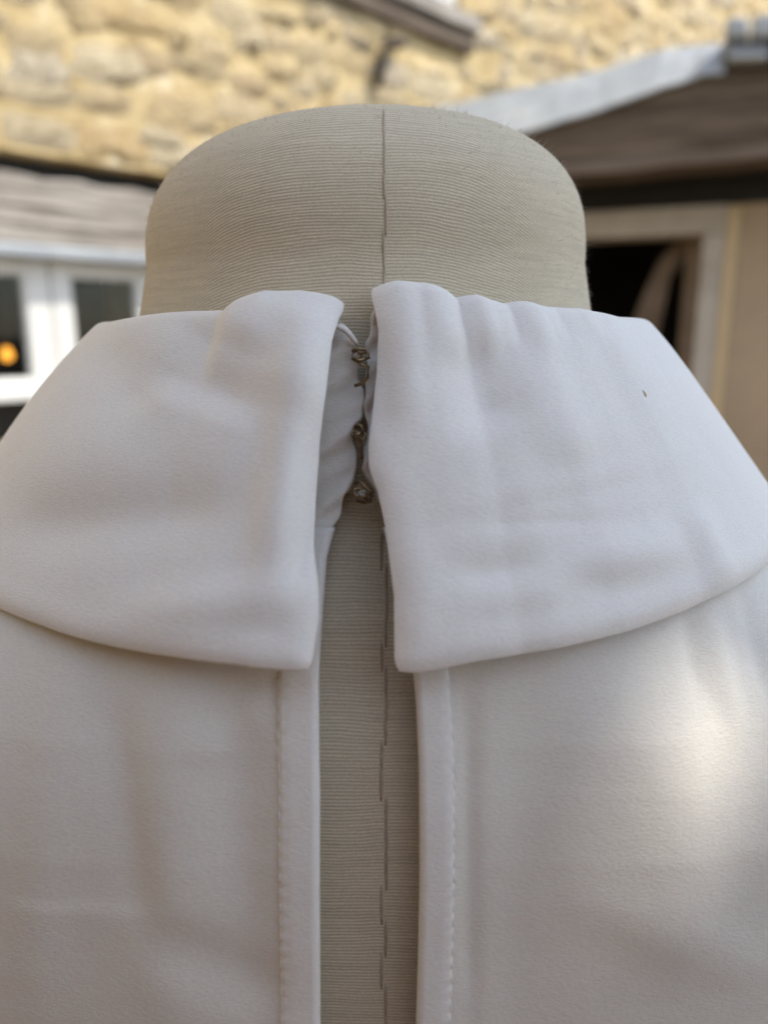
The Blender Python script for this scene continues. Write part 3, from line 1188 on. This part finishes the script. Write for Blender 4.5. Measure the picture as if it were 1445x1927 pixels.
def panel_disp(px, py, left):
    if left:
        d_ = ridge(px, py, 330, 1260, 320, 1900, 75, .0016) + ridge(px, py, 440, 1300, 470, 1800, 55, -.0012)
        d_ += ridge(px, py, 120, 1280, 60, 1900, 60, .0012) + ridge(px, py, 215, 1330, 265, 1720, 45, -.0011)
        d_ += step(px, py, 270, 1712, 50, 1694, 16, .0004, 110, .2)  # step in the cloth imitating the edge of a shadow shape
        d_ += ridge(px, py, 300, 1760, 520, 1880, 60, -.0014)
        d_ += ridge(px, py, 380, 1420, 500, 1330, 40, .0008)
    else:
        d_ = ridge(px, py, 1330, 1140, 1372, 1340, 22, .0007) + ridge(px, py, 1395, 1110, 1440, 1300, 20, -.0007) + ridge(px, py, 1290, 1160, 1310, 1300, 20, -.0006)
        d_ += ridge(px, py, 1000, 1330, 960, 1900, 90, -.0012) + ridge(px, py, 1240, 1330, 1270, 1800, 110, .0018)
        d_ += ridge(px, py, 880, 1320, 885, 1900, 22, -.0006)
        d_ += ridge(px, py, 1100, 1700, 1445, 1830, 60, .0008)
    return d_


L_slit = [(634, 940), (625, 994), (610, 1050), (602, 1157), (596, 1260), (597, 1500), (597, 1760), (598, 1927), (600, 2100)]
R_slit = [(716, 940), (723, 985), (745, 1060), (765, 1150), (782, 1250), (788, 1320), (793, 1420), (795, 1650), (792, 1800), (788, 1927), (784, 2100)]


def slit(pts):
    h_ = [polar(hit(x, y, panel_fn)) for x, y in pts]
    zz_ = np.array([p[2] for p in h_])
    pp_ = np.array([p[1] for p in h_])
    # lower down the two edges run parallel
    zz_ = np.append(zz_, [-.30, -.46])
    pp_ = np.append(pp_, [pp_[-1], pp_[-1]])
    return lambda z: np.interp(-z, -zz_, pp_)


slL, slR = slit(L_slit), slit(R_slit)


def panel_surface(z, phi, left, extra=0.0):
    r = body_r(phi, z, panel_off(phi, z))
    P = pol(r, phi, z)
    px, py = project(P)
    front = ss((R(100) - np.abs(phi)) / R(25))
    d_ = panel_disp(px, py, left) * front * 0.95 + extra
    # lower hem drapes in loose folds
    d_ = d_ + .004 * ss((-z - .14) / .2) * np.sin(phi * 9)
    return pol(r + d_, phi, z)


def panel(left):
    sgn = -1 if left else 1
    zs_ = np.concatenate([np.linspace(-.0335, -.19, 190), np.linspace(-.19, -.45, 40)[1:]])
    u = np.concatenate([np.linspace(0, .5, 120), np.linspace(.5, 1, 50)[1:]])
    Z, U = np.meshgrid(zs_, u, indexing='ij')
    e = (slL if left else slR)(Z)
    phi = e + (sgn * R(96) - e) * U
    v_, f_ = grid_mesh(panel_surface(Z, phi, left))
    if not left:
        f_ = [q_[::-1] for q_ in f_]
    o = mesh_obj('back_panel', rel(v_, BO), f_, M['satin'], bl, True)
    m = o.modifiers.new('thickness', 'SOLIDIFY')
    m.thickness = .0006
    m.offset = 0
    return o


pl_l, pl_r = panel(True), panel(False)
# front of the blouse
zs_ = np.linspace(-.022, -.45, 90)
U = np.linspace(R(97), R(263), 120)
Z, PH = np.meshgrid(zs_, U, indexing='ij')
rF = body_r(PH, Z, panel_off(PH, Z)) + .004 * ss((-Z - .14) / .2) * np.sin(PH * 9)
v_, f_ = grid_mesh(pol(rF, PH, Z))
fp_o = mesh_obj('front_panel', rel(v_, BO), f_, M['satin'], bl, True)
m = fp_o.modifiers.new('thickness', 'SOLIDIFY')
m.thickness = .0006
m.offset = 0

# plackets: turned and stitched edges of the opening
PLW = {True: .0066, False: .0056}


def placket(left):
    sgn = -1 if left else 1
    zs_ = np.linspace(-.0345, -.19, 200)
    w = np.linspace(0.0, 1, 16)
    Z, W = np.meshgrid(zs_, w, indexing='ij')
    e = (slL if left else slR)(Z)
    rr = body_r(e, Z, panel_off(e, Z))
    phi = e + sgn * (W * PLW[left] - .0004) / rr
    prof = .0008 * np.minimum(1, np.minimum(W / .12, (1 - W) / .12 + .35)) + .0002
    # little puckers along the stitch line
    pk = -.00026 * np.exp(-((W - .88) / .1) ** 2) * (0.5 + .5 * np.sin(Z * 2 * np.pi / .0026))
    P = panel_surface(Z, phi, left, prof + pk)
    v_, f_ = grid_mesh(P)
    if not left:
        f_ = [q_[::-1] for q_ in f_]
    o = mesh_obj('placket', rel(v_, BO), f_, M['satin_thick'], bl, True)
    m = o.modifiers.new('thickness', 'SOLIDIFY')
    m.thickness = .0005
    m.offset = 0
    st_ = MB()
    z = -.058
    while z > -.185:
        za, zb = z, z - .0017
        pts = []
        for q_ in np.linspace(0, 1, 5):
            zq = za + (zb - za) * q_
            e_ = (slL if left else slR)(np.array(zq))
            ph_ = e_ + sgn * PLW[left] * .88 / body_r(e_, np.array(zq))
            pts.append(rel(panel_surface(np.array(zq), ph_, left, .0010 + .00012 * math.sin(q_ * math.pi)), BO))
        st_.tube(pts, [.00005, .0001, .00011, .0001, .00005], 6)
        z -= .0027
    so = st_.build('stitching', M['thread'], o, True)
    tag(so, kind='stuff')
    return o


plk_l, plk_r = placket(True), placket(False)

# collar stand: the band inside the collar, showing in the opening
def stand_fn(P):
    r, p_, z = polar(P)
    return r - stand_r(p_, z)


def stand_r(p_, z):
    return np.interp(-z, [-.02, .0, .012, .034, .05], [.0617, .0632, .0665, .0755, .084])


def stand(rows_, mat, label):
    """rows_: (y, x_from, x_to) in the photograph, on the band's surface."""
    rows_ = sorted(rows_)
    ys = np.linspace(rows_[0][0], rows_[-1][0], 60)
    xa = np.interp(ys, [r_[0] for r_ in rows_], [r_[1] for r_ in rows_])
    xb = np.interp(ys, [r_[0] for r_ in rows_], [r_[2] for r_ in rows_])
    P = []
    for y, a, b in zip(ys, xa, xb):
        row = []
        for q_ in np.linspace(0, 1, 16):
            p_ = hit(a + (b - a) * q_, y, stand_fn)
            wv = .0006 * math.sin(y * .045 + q_ * 4) + .0004 * math.sin(y * .11 + q_ * 7)
            row.append(p_ + np.array([0, -wv, 0]))
        P.append(row)
    v_, f_ = grid_mesh(np.array(P))
    o = mesh_obj('collar_stand', rel(v_, BO), f_, mat, bl, True)
    m = o.modifiers.new('thickness', 'SOLIDIFY')
    m.thickness = .0016
    m.offset = 1
    s_ = o.modifiers.new('soft', 'SUBSURF')
    s_.levels = s_.render_levels = 1
    return o


stand([(606, 560, 644), (632, 560, 660), (645, 560, 670), (670, 560, 674), (714, 560, 675), (732, 560, 684), (784, 560, 683), (798, 560, 665), (830, 560, 664), (846, 560, 671), (882, 560, 672), (900, 560, 664), (914, 560, 655), (945, 560, 647), (971, 560, 641), (998, 560, 627)], M['stand'], '')
stand([(560, 702, 770), (600, 703, 770), (650, 690, 770), (714, 687, 770), (730, 687, 770), (786, 686, 770), (798, 691, 770), (828, 690, 770), (844, 682, 770), (882, 684, 770), (900, 691, 770), (922, 707, 770), (990, 725, 790)], M['stand'], '')


def sp(px, py, lift=0.0):
    """Point on the stand's surface, lifted towards the outside."""
    p_ = hit(px, py, stand_fn)
    r_, f_, z_ = polar(p_)
    return rel(pol(r_ + lift, f_, z_), BO)


def hook(pts_body, pts_ring1, pts_ring2, lift, rad):
    q_ = MB()
    q_.tube([sp(x, y, lift + dl) for x, y, dl in pts_body], rad, 8)
    o = q_.build('hook', M['brass'], bl, True)
    for rg in (pts_ring1, pts_ring2):
        cx_, cy_, rx_, ry_ = rg
        e_ = MB()
        e_.tube([sp(cx_ + rx_ * math.cos(a), cy_ + ry_ * math.sin(a), lift + .0004) for a in np.linspace(0, 2 * np.pi, 15)[:-1]], rad * .85, 7, closed=True)
        e_.build('eye_ring', M['brass'], o, True)
    return o


hook([(664, 660, .0012), (676, 656, .0016), (690, 658, .0018), (694, 672, .0018), (680, 677, .0022), (666, 674, .0020), (680, 683, .0016), (693, 690, .0014), (692, 708, .0012), (682, 720, .0010), (668, 725, .0006)],
     (672, 667, 7, 6), (687, 668, 6, 6), .0012, .00034)
hook([(668, 802, .0014), (673, 795, .0016), (680, 798, .0018), (684, 808, .0020), (676, 812, .0024), (666, 816, .0020), (672, 826, .0018), (680, 828, .0014), (679, 842, .0006), (680, 862, .0002)],
     (669, 815, 6, 6), (682, 818, 6, 6), .0012, .00034)
hook([(668, 906, .0004), (678, 903, .0010), (690, 915, .0014), (699, 922, .0014), (690, 930, .0018), (676, 930, .0014), (672, 940, .0008), (688, 944, .0004), (700, 940, .0004)],
     (674, 924, 7, 7), (692, 932, 7, 6), .0006, .00034)
q = MB()
q.tube([sp(634, 616, .0030), sp(642, 615, .0034), (sp(652, 620, .0034)), sp(661, 630, .0030), sp(668, 641, .0022), sp(674, 650, .0012)], [.0003, .00055, .0006, .00055, .0005, .0003], 8)
q.build('thread_loop', M['thread'], bl, True)
for k, (x, y) in enumerate(((671, 668), (672, 816), (682, 926))):       # knotted sewing thread by the hooks
    q = MB()
    q.tube([sp(x + 7 * math.cos(a * 2.3 + k) * (1 - a / 14), y + 6 * math.sin(a * 1.9 + k), .0016 + .0002 * math.sin(a)) for a in np.linspace(0, 7, 24)], .00014, 5)
    q.build('sewing_thread', M['brass'] if k % 2 else M['thread'], bl, True)

# sleeves hang limp from the shoulders
for s in (-1, 1):
    rws = []
    for i, t_ in enumerate(np.linspace(0, 1, 26)):
        cz = -.085 - .27 * t_
        cxs = s * (.150 + .045 * ss(t_ * 3) + .012 * t_)
        a = np.linspace(0, 2 * np.pi, 49)
        rad = .050 * ss(t_ * 4 + .25) + .004 * t_
        wob = 1 + .05 * np.sin(3 * a + 5 * t_) + .03 * np.sin(7 * a - 9 * t_)
        rws.append(np.stack([NX + cxs + rad * .8 * wob * np.cos(a), rad * 1.15 * wob * np.sin(a), EZ + cz + .018 * np.cos(a) * -s * (1 - t_)], -1))
    v_, f_ = grid_mesh(np.array(rws))
    o = mesh_obj('sleeve', rel(v_, BO), f_, M['satin'], bl, True)
    m = o.modifiers.new('thickness', 'SOLIDIFY')
    m.thickness = .0006

# ------------------------------------------------------------------ added, unseen sail blocking sun from the form; its eyelet passes a sun patch
target = hit(1318, 1425, panel_fn)
S = np.array(SUN)
SL = 2.4
eye_c = target + S * SL
cen = np.array([NX, 0, EZ - .15]) + S * SL
ax = np.cross(S, [0, 0, 1.0])
ax /= np.linalg.norm(ax)
ay = np.cross(ax, S)
tilt = 0.0
e_l = np.array([np.dot(eye_c - cen, ax), np.dot(eye_c - cen, ay)])
NH = 16
hole = [(e_l[0] + .0080 * math.cos(a), e_l[1] + .0125 * math.sin(a)) for a in np.linspace(0, 2 * np.pi, NH + 1)[:-1]]  # opening placed to let a soft patch of sun onto the blouse
outer = []
hwid, hhei = .62, .60
for a in np.linspace(0, 2 * np.pi, NH + 1)[:-1]:
    c_, s_ = math.cos(a), math.sin(a)
    k_ = 1 / max(abs(c_) / hwid, abs(s_) / hhei)
    outer.append((c_ * k_, s_ * k_))
pos = lambda p_: cen + ax * p_[0] + ay * p_[1]
V = [pos(p_) for p_ in hole] + [pos(p_) for p_ in outer]
Fc = [(i, (i + 1) % NH, NH + (i + 1) % NH, NH + i) for i in range(NH)]
sail = empty('added_shade_sail', (cen[0], cen[1], 0))
tag(sail, 'added cream canvas sail on steel poles, unseen, that shades the dress form and passes a sun patch', 'shade sail')
SO = (cen[0], cen[1], 0)
so = mesh_obj('canvas', rel(np.array(V), SO), Fc, M['canvas'], sail)
m = so.modifiers.new('thickness', 'SOLIDIFY')
m.thickness = .0015
m.offset = 0
q = MB()
q.tube([rel(pos((e_l[0] + .0105 * math.cos(a), e_l[1] + .015 * math.sin(a))), SO) for a in np.linspace(0, 2 * np.pi, NH + 1)[:-1]], .0022, 8, closed=True)
q.build('eyelet', M['brass'], sail, True)
for c_ in ((-hwid, -hhei), (hwid, -hhei), (hwid, hhei), (-hwid, hhei)):
    p_ = rel(pos(c_), SO)
    q = MB()
    q.tube([(p_[0] * 1.02, p_[1] * 1.02, 0), (p_[0] * 1.02, p_[1] * 1.02, p_[2] + .05)], .02, 10)
    q.build('pole', M['steel'], sail, True)

# ------------------------------------------------------------------ added, unseen board fence behind the camera, cutting sky light on the lower blouse
fe = empty('added_shade_fence', (-.85, -.62, 0))
tag(fe, 'added stained board fence, unseen behind the camera, cutting sky light on the lower blouse', 'fence')
bdm = MB()
bdm.box(-.069, .069, -.012, .012, .03, 1.95)
b0_ = bdm.build('board', M['oak_warm'], fe, bevel=.003)
for k in range(-5, 14):
    o = b0_ if k == -5 else b0_.copy()
    if k > -5:
        COL.objects.link(o)
    wx = -.85 + k * .142
    o.scale = (1, 1, float(np.interp(wx, [-.35, .55], [1.0, .76])))         # the added fence steps down towards the right, leaving sky light there
    o.location = (k * .142, .004 * (k % 3), .01 * (k % 2))
for z_ in (.4, 1.4):
    q = MB()
    q.box(-.79, 1.92, -.06, -.022, z_ - .04, z_ + .04)
    q.build('fence_rail', M['oak_dark'], fe)

# added, unseen stone house wall left of the fence, bouncing warm sunlight
gw = MB()
gw.box(-3.3, -2.95, -4.2, .15, 0, 4.3)
tag(gw.build('added_bounce_house', M['mortar'], None), 'added tall honey stone house wall, unseen, bouncing warm sunlight onto the blouse', 'house')
